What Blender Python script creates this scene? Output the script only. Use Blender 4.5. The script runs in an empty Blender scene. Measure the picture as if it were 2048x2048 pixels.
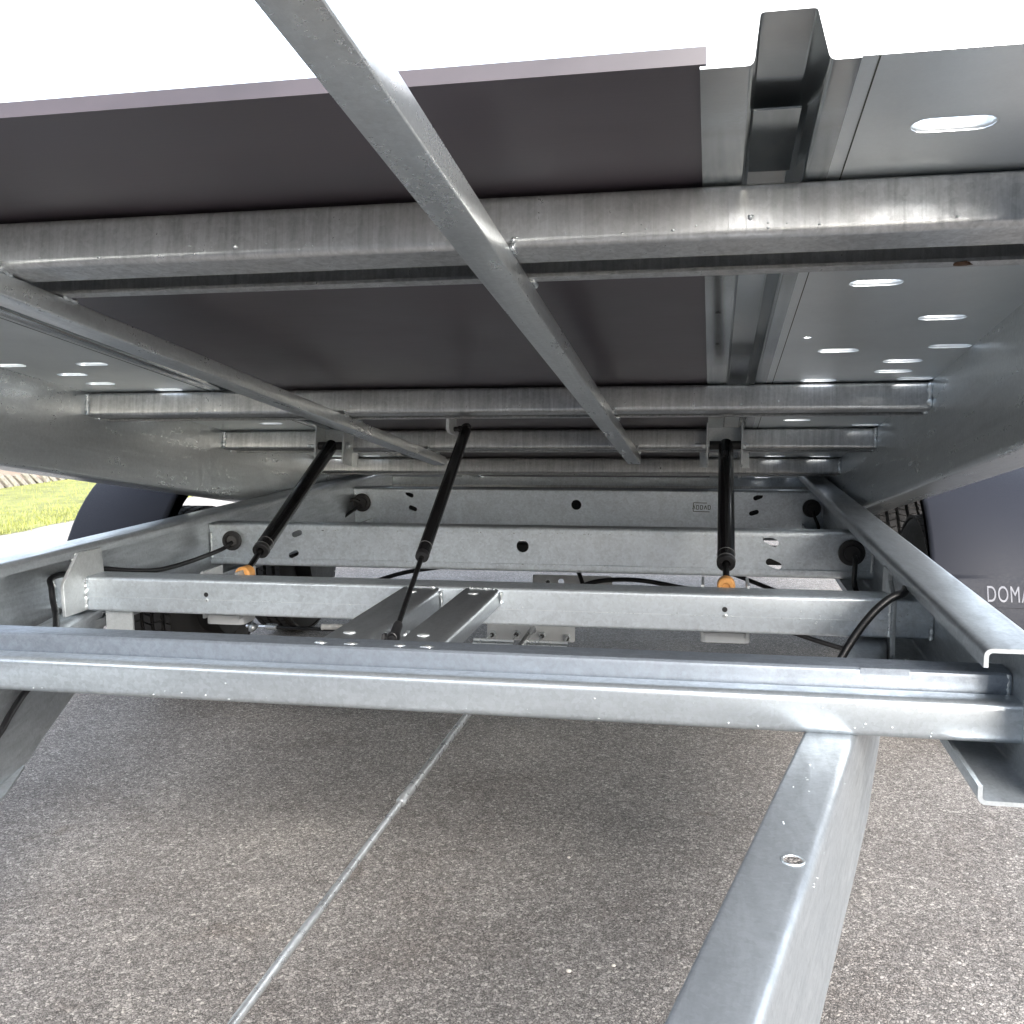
import bpy, bmesh, math, random
from mathutils import Vector, Matrix, noise as mnoise
random.seed(7)
R = math.radians
SC = bpy.context.scene
COL = SC.collection

# ------------------------------------------------------------------ camera
cam_d = bpy.data.cameras.new('camera'); cam = bpy.data.objects.new('camera', cam_d); COL.objects.link(cam)
YAW, PITCH, ROLL, FPX = 0.200806863, -0.118205254, -0.0122674281, 1979.91376
fw = Vector((-math.sin(YAW)*math.cos(PITCH), math.cos(YAW)*math.cos(PITCH), math.sin(PITCH)))
rt = Vector((math.cos(YAW), math.sin(YAW), 0)); up = rt.cross(fw)
r2 = rt*math.cos(ROLL) + up*math.sin(ROLL); u2 = up*math.cos(ROLL) - rt*math.sin(ROLL)
M = Matrix((r2, u2, -fw)).transposed().to_4x4(); M.translation = Vector((0, 0, 1.0))
cam.matrix_world = M
cam_d.sensor_fit = 'HORIZONTAL'; cam_d.sensor_width = 36.0; cam_d.lens = 36.0*FPX/2048.0
cam_d.clip_start = 0.02; cam_d.clip_end = 2000
SC.camera = cam
SC.render.resolution_x = SC.render.resolution_y = 1024

# ------------------------------------------------------------------ sky, sun, exposure
SUN_EL, SUN_AZ = R(29), R(156)           # veiled sun behind the camera, to its right
w = bpy.data.worlds.new('World'); SC.world = w; w.use_nodes = True
nt = w.node_tree; nt.nodes.clear()
sky = nt.nodes.new('ShaderNodeTexSky'); sky.sky_type = 'NISHITA'; sky.sun_disc = False
sky.sun_elevation = SUN_EL; sky.sun_rotation = SUN_AZ
sky.air_density = 1.0; sky.dust_density = 2.5; sky.ozone_density = 1.0; sky.altitude = 100
hs = nt.nodes.new('ShaderNodeHueSaturation'); hs.inputs['Saturation'].default_value = 0.5
bg = nt.nodes.new('ShaderNodeBackground'); bg.inputs['Strength'].default_value = 0.15
wo = nt.nodes.new('ShaderNodeOutputWorld')
nt.links.new(sky.outputs[0], hs.inputs['Color']); nt.links.new(hs.outputs[0], bg.inputs['Color']); nt.links.new(bg.outputs[0], wo.inputs[0])
sd = bpy.data.lights.new('sun', 'SUN'); sd.energy = 1.0; sd.angle = R(30); sd.color = (1, .985, .96)
sun = bpy.data.objects.new('sun', sd); COL.objects.link(sun)
sdir = Vector((math.sin(SUN_AZ)*math.cos(SUN_EL), math.cos(SUN_AZ)*math.cos(SUN_EL), math.sin(SUN_EL)))
sun.rotation_euler = (-sdir).to_track_quat('-Z', 'Y').to_euler(); sun.location = sdir*30
SC.view_settings.view_transform = 'Standard'; SC.view_settings.look = 'None'
SC.view_settings.gamma = 1.0; SC.view_settings.use_curve_mapping = False
SC.view_settings.exposure = 2.2
SC.render.engine = 'CYCLES'
SC.cycles.max_bounces = 10; SC.cycles.diffuse_bounces = 5; SC.cycles.glossy_bounces = 6

# ------------------------------------------------------------------ materials
def mat(name):
    m = bpy.data.materials.new(name); m.use_nodes = True
    n = m.node_tree; b = n.nodes['Principled BSDF']
    return m, n, b
def N(n, t, **kw):
    x = n.nodes.new(t)
    for k, v in kw.items():
        if k in x.inputs: x.inputs[k].default_value = v
        else: setattr(x, k, v)
    return x
def ramp(n, fac, stops):
    r = n.nodes.new('ShaderNodeValToRGB'); e = r.color_ramp.elements
    while len(e) < len(stops): e.new(0.5)
    for i, (p, c) in enumerate(stops):
        e[i].position = p; e[i].color = (*c, 1) if len(c) == 3 else c
    n.links.new(fac, r.inputs[0]); return r
def mapping(n, scale, rnd=True):
    tc = N(n, 'ShaderNodeTexCoord'); mp = N(n, 'ShaderNodeMapping'); mp.inputs['Scale'].default_value = scale
    if rnd:
        oi = N(n, 'ShaderNodeObjectInfo'); va = N(n, 'ShaderNodeVectorMath', operation='MULTIPLY')
        va.inputs[1].default_value = (17, 31, 23)
        n.links.new(oi.outputs['Random'], va.inputs[0])
        ad = N(n, 'ShaderNodeVectorMath', operation='ADD')
        n.links.new(tc.outputs['Object'], ad.inputs[0]); n.links.new(va.outputs[0], ad.inputs[1])
        n.links.new(ad.outputs[0], mp.inputs[0])
    else:
        n.links.new(tc.outputs['Object'], mp.inputs[0])
    return mp.outputs[0]
def math_n(n, op, a, b):
    x = N(n, 'ShaderNodeMath', operation=op)
    for i, v in enumerate((a, b)):
        if isinstance(v, (int, float)): x.inputs[i].default_value = v
        else: n.links.new(v, x.inputs[i])
    return x.outputs[0]
def bump(n, b, h, strength, dist):
    bp = N(n, 'ShaderNodeBump'); bp.inputs['Strength'].default_value = strength; bp.inputs['Distance'].default_value = dist
    n.links.new(h, bp.inputs['Height']); n.links.new(bp.outputs[0], b.inputs['Normal'])

def galv(name, lo, hi, rough=(.33, .5), streak=(60, 60, 5), metallic=.8, smear=.5, tint=(.95, 1.0, 1.02), spangle=.25, bstr=.25, con=(.42, .80), bigw=1.0):
    """hot-dip galvanised steel: mottled zinc, run streaks, fine spangle"""
    m, n, b = mat(name)
    big = N(n, 'ShaderNodeTexNoise', Scale=7.0, Detail=5.0, Roughness=.6); n.links.new(mapping(n, (1, 1, 1)), big.inputs[0])
    st = N(n, 'ShaderNodeTexNoise', Scale=1.0, Detail=4.0, Roughness=.62, Distortion=1.1); n.links.new(mapping(n, streak), st.inputs[0])
    vo = N(n, 'ShaderNodeTexVoronoi', Scale=150.0, Randomness=1.0); n.links.new(mapping(n, (1, 1, 1)), vo.inputs[0])
    cr = N(n, 'ShaderNodeSeparateColor'); n.links.new(vo.outputs['Color'], cr.inputs[0])
    fine = N(n, 'ShaderNodeTexNoise', Scale=240.0, Detail=3.0, Roughness=.7); n.links.new(mapping(n, (1, 1, 1)), fine.inputs[0])
    s = math_n(n, 'MULTIPLY', st.outputs[0], smear)
    s = math_n(n, 'ADD', s, math_n(n, 'MULTIPLY', big.outputs[0], (.9-smear)*bigw+.0))
    s = math_n(n, 'ADD', s, math_n(n, 'MULTIPLY', cr.outputs[0], spangle*.35))
    s = math_n(n, 'ADD', s, math_n(n, 'MULTIPLY', fine.outputs[0], .22))
    if bigw < 1: s = math_n(n, 'ADD', s, (.9-smear)*(1-bigw)*.5)
    lo3 = tuple(lo*t for t in tint); hi3 = tuple(hi*t for t in tint)
    rp = ramp(n, s, [(con[0], lo3), (con[1], hi3)])
    n.links.new(rp.outputs[0], b.inputs['Base Color'])
    rr = ramp(n, s, [(.35, (rough[1],)*3), (.8, (rough[0],)*3)])
    n.links.new(rr.outputs[0], b.inputs['Roughness'])
    b.inputs['Metallic'].default_value = metallic
    hgt = math_n(n, 'ADD', math_n(n, 'MULTIPLY', fine.outputs[0], .5), math_n(n, 'MULTIPLY', st.outputs[0], .8))
    hgt = math_n(n, 'ADD', hgt, math_n(n, 'MULTIPLY', big.outputs[0], 2.2))
    bump(n, b, hgt, bstr, .0012)
    return m
M_GALV = galv('galvanised_steel', .48, .74, streak=(22, 60, 22), smear=.4, metallic=.68, tint=(.91, .99, 1.055), bigw=.45, spangle=.45, rough=(.3, .44), bstr=.2)
M_GALV_RAIL = galv('galvanised_rail', .33, .56, metallic=.7, tint=(.92, .99, 1.05), bigw=.7, streak=(26, 5, 40), smear=.6, rough=(.28, .5), bstr=.35)
M_GALV_BED = galv('galvanised_bed_beam', .36, .62, con=(.45, .77), bigw=.6, streak=(75, 60, 5), smear=.6, rough=(.26, .42), bstr=.2, tint=(.98, 1, 1.01))
M_GALV_BEDLONG = galv('galvanised_bed_rail', .50, .74, bigw=.6, streak=(30, 2.5, 30), smear=.45, rough=(.24, .38), bstr=.2)
M_SHEET = galv('galvanised_sheet', .72, .82, streak=(3, 3, 3), smear=.3, rough=(.27, .36), bstr=.05, spangle=.1)
M_CHAN = galv('bright_channel_sheet', .5, .6, streak=(10, 1.5, 10), smear=.5, rough=(.12, .24), bstr=.08, spangle=.1, metallic=.95)
M_BRACE = galv('smooth_galvanised_brace', .34, .50, streak=(30, 5, 30), smear=.5, metallic=.85, rough=(.26, .38), tint=(.92, .98, 1.03), bigw=.5, bstr=.1)
M_FRONT = galv('galvanised_front_beam', .36, .55, streak=(6, 60, 40), smear=.4, metallic=.75, tint=(.90, .985, 1.06), bigw=.4, spangle=.5, rough=(.28, .42), bstr=.2)
M_PLATE = galv('galvanised_plate', .42, .64, metallic=.5, streak=(12, 12, 12), smear=.4, rough=(.35, .55))
M_ZINC = galv('raw_zinc_weld', .62, .82, streak=(30, 30, 30), rough=(.22, .4), smear=.4, metallic=.85)

def plain(name, col, rough, metallic=0.0, nscale=40, var=.25, bstr=.0, spec=.5, dist=.001):
    m, n, b = mat(name)
    t = N(n, 'ShaderNodeTexNoise', Scale=nscale, Detail=4.0); n.links.new(mapping(n, (1, 1, 1)), t.inputs[0])
    rp = ramp(n, t.outputs[0], [(.3, tuple(c*(1-var) for c in col)), (.7, tuple(c*(1+var) for c in col))])
    n.links.new(rp.outputs[0], b.inputs['Base Color'])
    rr = ramp(n, t.outputs[0], [(.3, (max(.02, rough*.85),)*3), (.7, (min(1, rough*1.15),)*3)])
    n.links.new(rr.outputs[0], b.inputs['Roughness'])
    b.inputs['Metallic'].default_value = metallic
    b.inputs['Specular IOR Level'].default_value = spec
    if bstr: bump(n, b, t.outputs[0], bstr, dist)
    return m
M_RODZ = plain('bright_zinc_rod', (.66, .68, .69), .3, metallic=.8, nscale=60, var=.15)
M_BLACK = plain('black_gloss_paint', (.006, .006, .0065), .2, nscale=90, var=.15)
M_ROD = plain('black_nitrided_rod', (.012, .012, .013), .22, metallic=.5)
M_BLACKPL = plain('black_plastic', (.010, .010, .011), .45)
M_CABLE = plain('black_cable_sheath', (.008, .008, .009), .38)
M_GROM = plain('dark_rubber', (.028, .028, .029), .6, bstr=.1)
M_RING = plain('worn_paint_ring', (.16, .16, .16), .4, metallic=.4)
M_ORANGE = plain('tan_polyurethane', (.62, .30, .09), .5, var=.12, nscale=70)
M_TYRE = plain('tyre_rubber', (.024, .023, .023), .75, var=.35, bstr=.25)
M_RIM = plain('silver_rim', (.45, .45, .46), .4, metallic=.7)
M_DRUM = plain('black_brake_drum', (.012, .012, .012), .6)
M_MUD = plain('slate_plastic', (.014, .0155, .0215), .6, spec=.2, var=.08, nscale=220, bstr=.12, dist=.0004)
M_LETTER = plain('grey_print', (.075, .08, .10), .5, var=.05)
M_CAP = plain('grey_painted_bracket', (.50, .52, .53), .5, var=.06)
M_WIRE = plain('braided_wire', (.7, .7, .68), .5, metallic=.3)
M_LEAF = plain('dry_leaf', (.10, .055, .03), .8)
M_STONE = plain('pale_stone', (.62, .58, .52), .8)
M_STAMP = plain('stamped_ink', (.055, .06, .045), .7)
M_PRINT = plain('faint_label_print', (.035, .037, .045), .35)

def board_mat():
    m, n, b = mat('film_faced_board')
    t = N(n, 'ShaderNodeTexNoise', Scale=3.0, Detail=6.0, Roughness=.6); n.links.new(mapping(n, (1, 1, 1), False), t.inputs[0])
    f = N(n, 'ShaderNodeTexNoise', Scale=1.0, Detail=3.0); n.links.new(mapping(n, (14, 300, 30), False), f.inputs[0])
    s = math_n(n, 'ADD', math_n(n, 'MULTIPLY', t.outputs[0], .8), math_n(n, 'MULTIPLY', f.outputs[0], .3))
    sv = N(n, 'ShaderNodeTexNoise', Scale=1.0, Detail=6.0, Roughness=.75, Distortion=2.5); n.links.new(mapping(n, (3, 9, 3), False), sv.inputs[0])
    sm = ramp(n, sv.outputs[0], [(.60, (0,)*3), (.66, (.10,)*3), (.70, (.0,)*3), (.8, (.16,)*3)])
    s = math_n(n, 'ADD', s, sm.outputs[0])
    rp = ramp(n, s, [(.35, (.042, .035, .041)), (.75, (.074, .061, .071)), (1, (.12, .105, .105))])
    n.links.new(rp.outputs[0], b.inputs['Base Color'])
    rr = ramp(n, s, [(.35, (.30,)*3), (.75, (.42,)*3)]); n.links.new(rr.outputs[0], b.inputs['Roughness'])
    b.inputs['Specular IOR Level'].default_value = .7
    bump(n, b, f.outputs[0], .08, .0006)
    return m
M_BOARD = board_mat()

def asphalt_mat():
    m, n, b = mat('asphalt')
    co = mapping(n, (1, 1, 1), False)
    wob = N(n, 'ShaderNodeTexNoise', Scale=160.0, Detail=2.0); n.links.new(co, wob.inputs[0])
    mx = N(n, 'ShaderNodeMix', data_type='VECTOR'); mx.inputs[0].default_value = .012
    n.links.new(co, mx.inputs[4]); n.links.new(wob.outputs['Color'], mx.inputs[5])
    vo = N(n, 'ShaderNodeTexVoronoi', Scale=165.0); n.links.new(mx.outputs[1], vo.inputs[0])
    ve = N(n, 'ShaderNodeTexVoronoi', Scale=165.0, feature='DISTANCE_TO_EDGE'); n.links.new(mx.outputs[1], ve.inputs[0])
    sc = N(n, 'ShaderNodeSeparateColor'); n.links.new(vo.outputs['Color'], sc.inputs[0])
    big = N(n, 'ShaderNodeTexNoise', Scale=2.6, Detail=6.0, Roughness=.62); n.links.new(co, big.inputs[0])
    mid = N(n, 'ShaderNodeTexNoise', Scale=28.0, Detail=4.0, Roughness=.7); n.links.new(co, mid.inputs[0])
    stone = ramp(n, sc.outputs[0], [(0, (.20, .187, .176)), (.5, (.305, .286, .270)), (.88, (.40, .376, .353)), (1, (.52, .49, .455))])
    gap = ramp(n, ve.outputs[0], [(.0, (.18,)*3), (.15, (1,)*3)])
    g = N(n, 'ShaderNodeMix', data_type='RGBA', blend_type='MULTIPLY'); g.inputs[0].default_value = 1
    n.links.new(stone.outputs[0], g.inputs[6]); n.links.new(gap.outputs[0], g.inputs[7])
    bl = ramp(n, math_n(n, 'ADD', math_n(n, 'MULTIPLY', big.outputs[0], .65), math_n(n, 'MULTIPLY', mid.outputs[0], .35)),
              [(.36, (.82, .79, .77)), (.5, (1.05, 1.04, 1.03)), (.66, (1.25, 1.23, 1.2))])
    stn = N(n, 'ShaderNodeTexNoise', Scale=5.5, Detail=5.0, Roughness=.65, Distortion=.8); n.links.new(co, stn.inputs[0])
    sr = ramp(n, stn.outputs[0], [(.0, (1,)*3), (.63, (1,)*3), (.72, (.78, .75, .73)), (.85, (.62, .58, .55))])
    g2 = N(n, 'ShaderNodeMix', data_type='RGBA', blend_type='MULTIPLY'); g2.inputs[0].default_value = 1
    n.links.new(bl.outputs[0], g2.inputs[6]); n.links.new(sr.outputs[0], g2.inputs[7])
    h = N(n, 'ShaderNodeMix', data_type='RGBA', blend_type='MULTIPLY'); h.inputs[0].default_value = 1
    n.links.new(g.outputs[2], h.inputs[6]); n.links.new(g2.outputs[2], h.inputs[7])
    n.links.new(h.outputs[2], b.inputs['Base Color'])
    b.inputs['Roughness'].default_value = .82; b.inputs['Specular IOR Level'].default_value = .3
    hh = math_n(n, 'ADD', math_n(n, 'MINIMUM', ve.outputs[0], .25), math_n(n, 'MULTIPLY', sc.outputs[1], .22))
    hh = math_n(n, 'ADD', hh, math_n(n, 'MULTIPLY', mid.outputs[0], .5))
    bump(n, b, hh, .9, .006)
    return m
M_ASPH = asphalt_mat()
M_SOIL = plain('sandy_soil', (.26, .20, .15), .9, nscale=8, var=.3, bstr=.4, dist=.02)
M_LAWN = plain('lawn_soil', (.24, .25, .075), .9, nscale=5, var=.3, bstr=.4, dist=.02)
M_GRASS = plain('grass_blade', (.31, .33, .085), .6, nscale=1.6, var=.4)
M_WOOD = plain('weathered_wood', (.34, .31, .27), .85, nscale=30, var=.25, bstr=.3)

# ------------------------------------------------------------------ mesh helpers
def V(*a): return Vector(a)
def fillet(path, r, seg=4):
    out = [Vector(path[0])]
    for i in range(1, len(path)-1):
        a, b, c = Vector(path[i-1]), Vector(path[i]), Vector(path[i+1])
        d1 = (a-b).normalized(); d2 = (c-b).normalized()
        ang = d1.angle(d2)
        L = min(r/math.tan(ang/2), (a-b).length*.49, (c-b).length*.49)
        p1 = b+d1*L; p2 = b+d2*L
        for k in range(seg+1):
            t = k/seg; out.append(p1*(1-t)**2 + b*2*t*(1-t) + p2*t*t)
    out.append(Vector(path[-1])); return out
def thin(path, t, r=None, seg=4):
    """closed outline of a folded sheet of thickness t along a 2-D path"""
    p = fillet([Vector(q) for q in path], r, seg) if r else [Vector(q) for q in path]
    n = len(p); L = []; Rr = []
    for i in range(n):
        d0 = (p[i]-p[i-1]).normalized() if i else (p[1]-p[0]).normalized()
        d1 = (p[i+1]-p[i]).normalized() if i < n-1 else d0
        b = (d0+d1).normalized(); nn = Vector((-b.y, b.x)); k = 1/max(.5, b.dot(d0))
        L.append(p[i]+nn*t/2*k); Rr.append(p[i]-nn*t/2*k)
    return L + Rr[::-1]
def rrect(w_, h_, r, seg=4, cx=0, cy=0):
    o = []
    for sx, sy, a0 in ((1, 1, 0), (-1, 1, 90), (-1, -1, 180), (1, -1, 270)):
        for k in range(seg+1):
            a = R(a0+90*k/seg)
            o.append(Vector((cx+sx*(w_/2-r)+r*math.cos(a), cy+sy*(h_/2-r)+r*math.sin(a))))
    return o
def prof(bm, outline, p0, p1, u, v, cap=True):
    p0, p1, u, v = Vector(p0), Vector(p1), Vector(u), Vector(v)
    a = [bm.verts.new(p0+u*q[0]+v*q[1]) for q in outline]
    b = [bm.verts.new(p1+u*q[0]+v*q[1]) for q in outline]
    n = len(outline)
    for i in range(n):
        j = (i+1) % n; bm.faces.new((a[i], a[j], b[j], b[i]))
    if cap: bm.faces.new(a[::-1]); bm.faces.new(b)
def box(bm, lo, hi):
    c = [bm.verts.new((x, y, z)) for x in (lo[0], hi[0]) for y in (lo[1], hi[1]) for z in (lo[2], hi[2])]
    for f in ((0, 1, 3, 2), (4, 6, 7, 5), (0, 4, 5, 1), (2, 3, 7, 6), (0, 2, 6, 4), (1, 5, 7, 3)):
        bm.faces.new([c[i] for i in f])
def smooth_path(pts, sub=8):
    pts = [Vector(p) for p in pts]; o = []
    for i in range(len(pts)-1):
        p0 = pts[max(i-1, 0)]; p1 = pts[i]; p2 = pts[i+1]; p3 = pts[min(i+2, len(pts)-1)]
        for k in range(sub):
            t = k/sub
            o.append(.5*((2*p1)+(p2-p0)*t+(2*p0-5*p1+4*p2-p3)*t*t+(3*p1-p0-3*p2+p3)*t**3))
    o.append(pts[-1]); return o
def tube(bm, pts, rad, seg=10, cap=True, jit=0.0):
    pts = [Vector(p) for p in pts]; rings = []
    d = (pts[1]-pts[0]).normalized()
    ref = V(0, 0, 1) if abs(d.z) < .9 else V(1, 0, 0)
    u = d.cross(ref).normalized()
    for i, p in enumerate(pts):
        d = (pts[min(i+1, len(pts)-1)]-pts[max(i-1, 0)]).normalized()
        u = (u-d*u.dot(d)).normalized(); v = d.cross(u)
        r = rad(i/(len(pts)-1)) if callable(rad) else rad
        o = Vector((random.uniform(-jit, jit), random.uniform(-jit, jit), random.uniform(-jit, jit)))
        r *= 1+random.uniform(-.12, .12)*(jit > 0)
        rings.append([bm.verts.new(p+o+u*r*math.cos(2*math.pi*k/seg)+v*r*math.sin(2*math.pi*k/seg)) for k in range(seg)])
    for a, b in zip(rings, rings[1:]):
        for k in range(seg):
            bm.faces.new((a[k], a[(k+1) % seg], b[(k+1) % seg], b[k]))
    if cap: bm.faces.new(rings[0][::-1]); bm.faces.new(rings[-1])
def lathe(bm, prof2, axis0, axis_dir, seg=24):
    """revolve (dist along axis, radius) pairs"""
    a = Vector(axis_dir).normalized(); ref = V(0, 0, 1) if abs(a.z) < .9 else V(1, 0, 0)
    u = a.cross(ref).normalized(); v = a.cross(u); c = Vector(axis0)
    rings = [[bm.verts.new(c+a*d+(u*math.cos(2*math.pi*k/seg)+v*math.sin(2*math.pi*k/seg))*r) for k in range(seg)] for d, r in prof2]
    for p, q in zip(rings, rings[1:]):
        for k in range(seg): bm.faces.new((p[k], p[(k+1) % seg], q[(k+1) % seg], q[k]))
    bm.faces.new(rings[0][::-1]); bm.faces.new(rings[-1])
def hexa(bm, c, axis, r, h): 
    lathe(bm, [(0, r*.92), (0.0008, r), (h-.0008, r), (h, r*.9)], c, axis, 6)
def circ(cx, cy, r, n=20): return [(cx+r*math.cos(2*math.pi*k/n), cy+r*math.sin(2*math.pi*k/n)) for k in range(n)]
def slot(cx, cy, L, r, ang=0, n=6):
    o = []
    for s, a0 in ((1, -90), (-1, 90)):
        for k in range(n+1):
            a = R(a0+180*k/n); x = s*(L/2-r)+r*math.cos(a); y = r*math.sin(a)
            o.append((cx+x*math.cos(ang)-y*math.sin(ang), cy+x*math.sin(ang)+y*math.cos(ang)))
    return o
def sheet(outer, holes, t, origin, u, v, bm=None):
    """flat plate with real holes: 2-D curve fill, extruded; u,v are its in-plane axes"""
    cu = bpy.data.curves.new('tmp', 'CURVE'); cu.dimensions = '2D'; cu.fill_mode = 'BOTH'; cu.extrude = t/2
    for poly in [outer]+list(holes):
        s = cu.splines.new('POLY'); s.points.add(len(poly)-1); s.use_cyclic_u = True
        for i, q in enumerate(poly): s.points[i].co = (q[0], q[1], 0, 1)
    ob = bpy.data.objects.new('tmp', cu); COL.objects.link(ob)
    dg = bpy.context.evaluated_depsgraph_get(); dg.update()
    me = bpy.data.meshes.new_from_object(ob.evaluated_get(dg))
    u, v = Vector(u), Vector(v); wv = u.cross(v); o = Vector(origin)
    for q in me.vertices: q.co = o+u*q.co.x+v*q.co.y+wv*q.co.z
    bpy.data.objects.remove(ob); bpy.data.curves.remove(cu)
    if bm is None: bm = bmesh.new()
    bm.from_mesh(me); bpy.data.meshes.remove(me); return bm

def props(o, label=None, cat=None, group=None, kind=None):
    for k, x in (('label', label), ('category', cat), ('group', group), ('kind', kind)):
        if x: o[k] = x
    return o
def empty(name, loc, label, cat, group=None):
    o = bpy.data.objects.new(name, None); COL.objects.link(o); o.location = loc; o.empty_display_size = .05
    return props(o, label, cat, group)
WORLD = {}
def obj(name, bm, m, parent=None, frame=None, ang=40, smooth=True, weldv=True):
    """link a bmesh built in world (or bed-frame) coordinates as one object, origin at its centre"""
    if weldv: bmesh.ops.remove_doubles(bm, verts=bm.verts, dist=1e-6)
    bmesh.ops.recalc_face_normals(bm, faces=bm.faces)
    me = bpy.data.meshes.new(name)
    bm.to_mesh(me); bm.free()
    lo = Vector([min(q.co[i] for q in me.vertices) for i in range(3)]); hi = Vector([max(q.co[i] for q in me.vertices) for i in range(3)])
    c = (lo+hi)/2
    me.transform(Matrix.Translation(-c))
    if smooth:
        me.shade_smooth(); me.set_sharp_from_angle(angle=R(ang))
    me.materials.append(m)
    o = bpy.data.objects.new(name, me); COL.objects.link(o)
    mw = (frame or Matrix())@Matrix.Translation(c)
    WORLD[o.name] = mw
    if parent:
        o.parent = parent
        pw = WORLD.get(parent.name) or (Matrix.Translation(parent.location)@parent.rotation_euler.to_matrix().to_4x4())
        o.matrix_basis = pw.inverted()@mw
    else:
        o.matrix_basis = mw
    return o
def nb(): return bmesh.new()
def bead(p0, p1, r, parent, frame=None, name='weld_bead', n=None, m=None):
    p0, p1 = Vector(p0), Vector(p1); n = n or max(6, int((p1-p0).length/.0035))
    bm = nb(); tube(bm, [p0.lerp(p1, i/n) for i in range(n+1)], lambda t: r*(.55+.3*random.random()+(.25 if random.random() < .2 else 0)), 7, jit=r*.22)
    return obj(name, bm, m or M_ZINC, parent, frame, ang=80)
def blob(c, r, parent, name='weld_spatter', frame=None, m=None, sq=(1, 1, 1)):
    bm = nb(); bmesh.ops.create_icosphere(bm, subdivisions=1, radius=r)
    for q in bm.verts: q.co = Vector(c)+Vector((q.co.x*sq[0], q.co.y*sq[1], q.co.z*sq[2]))*random.uniform(.8, 1.15)
    return obj(name, bm, m or M_ZINC, parent, frame, ang=80)
def spatter(pts, parent, frame=None, r=.0016):
    """little zinc drips frozen on a face: too small to pick apart, one part"""
    bm = nb()
    for p in pts:
        b2 = bmesh.new(); bmesh.ops.create_icosphere(b2, subdivisions=1, radius=r*random.uniform(.5, 1.3))
        k = random.uniform(1, 2.2)
        for q in b2.verts: q.co = Vector((q.co.x*k, q.co.y, q.co.z))+Vector(p)
        me = bpy.data.meshes.new('t'); b2.to_mesh(me); b2.free(); bm.from_mesh(me); bpy.data.meshes.remove(me)
    o = obj('zinc_drips', bm, M_ZINC, parent, frame, ang=80); o['kind'] = 'stuff'; return o

# ================================================================== setting
bm = nb()
GX = [-400, -40, -12, -5.23, -2.5, 1.5, 6, 40, 400]; GY = [-400, -40, -8, 0, 4, 9, 15, 40, 900]
gv = [[bm.verts.new((x, y, 0)) for y in GY] for x in GX]
for i in range(len(GX)-1):
    for j in range(len(GY)-1): bm.faces.new((gv[i][j], gv[i+1][j], gv[i+1][j+1], gv[i][j+1]))
o = obj('asphalt_ground', bm, M_ASPH, smooth=False); o['kind'] = 'structure'; o['label'] = 'grey coarse asphalt under and around the trailer'
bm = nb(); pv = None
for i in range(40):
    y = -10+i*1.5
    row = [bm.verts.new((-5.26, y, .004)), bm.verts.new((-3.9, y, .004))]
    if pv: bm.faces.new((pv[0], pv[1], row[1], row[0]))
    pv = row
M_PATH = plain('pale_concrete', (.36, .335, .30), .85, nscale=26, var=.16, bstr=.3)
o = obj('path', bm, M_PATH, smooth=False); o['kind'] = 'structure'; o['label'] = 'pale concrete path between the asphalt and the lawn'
# lawn strip on the left, parallel to the trailer
def edge_x(y): return -5.23+.05*math.sin(y*2.1)+.03*math.sin(y*7)
bm = nb(); prev = None
for i in range(90):
    y = 1+i*.35
    row = [bm.verts.new((edge_x(y), y, .006)), bm.verts.new((-6.2, y, .03)), bm.verts.new((-7.2, y, .03)), bm.verts.new((-7.76, y, .03))]
    if prev:
        for k in range(3): bm.faces.new((prev[k], prev[k+1], row[k+1], row[k]))
    prev = row
o = obj('lawn', bm, M_LAWN); o['kind'] = 'structure'; o['label'] = 'sunlit strip of lawn beside the asphalt'
bm = nb()
for i in range(52000):
    y = random.uniform(5.4, 15.5); x = random.uniform(-7.75, -5.12-.08*random.random())
    if x > edge_x(y)+random.gauss(0, .05): continue
    h_ = random.uniform(.015, .05)*(1.5 if random.random() < .08 else 1); a = random.uniform(0, 6.28); w_ = random.uniform(.002, .005); l_ = random.uniform(0, .04)
    d = V(math.cos(a)*w_, math.sin(a)*w_, 0); ln = V(math.cos(a+1.6)*l_, math.sin(a+1.6)*l_, h_)
    b0 = V(x, y, .0)
    vs = [bm.verts.new(b0-d), bm.verts.new(b0+d), bm.verts.new(b0+ln*.6+d*.7), bm.verts.new(b0+ln), bm.verts.new(b0+ln*.6-d*.7)]
    bm.faces.new(vs)
o = obj('grass', bm, M_GRASS, smooth=False, weldv=False); o['kind'] = 'stuff'; o['label'] = 'bright sunlit grass blades of the lawn strip'
# sandy bank behind the lawn
bm = nb(); prev = None
for i in range(60):
    y = 2+i*.6
    row = [bm.verts.new((-7.86, y, .03)), bm.verts.new((-8.1, y, .20+.03*mnoise.noise((y, 1, 2)))), bm.verts.new((-9.5, y, .26)), bm.verts.new((-13, y, .25)), bm.verts.new((-60, y, .3))]
    if prev:
        for k in range(4): bm.faces.new((prev[k], prev[k+1], row[k+1], row[k]))
    prev = row
o = obj('soil_bank', bm, M_SOIL); o['kind'] = 'structure'; o['label'] = 'orange sandy soil bank behind the lawn'
st = empty('stake_edging', (-7.8, 11, 0), 'low edging of leaning grey wooden stakes behind the grass', 'edging')
for i in range(46):
    y = 8.2+i*.135+random.uniform(-.01, .01); bm = nb(); ln = .12+random.uniform(-.02, .02); hh = .16+random.uniform(-.02, .03)
    prof(bm, rrect(.085, .05, .015, 2), (-7.78, y+ln, .0), (-7.80, y-ln*.3, hh), (0, 1, 0), (1, 0, 0))
    obj('stake', bm, M_WOOD, st)

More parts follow.
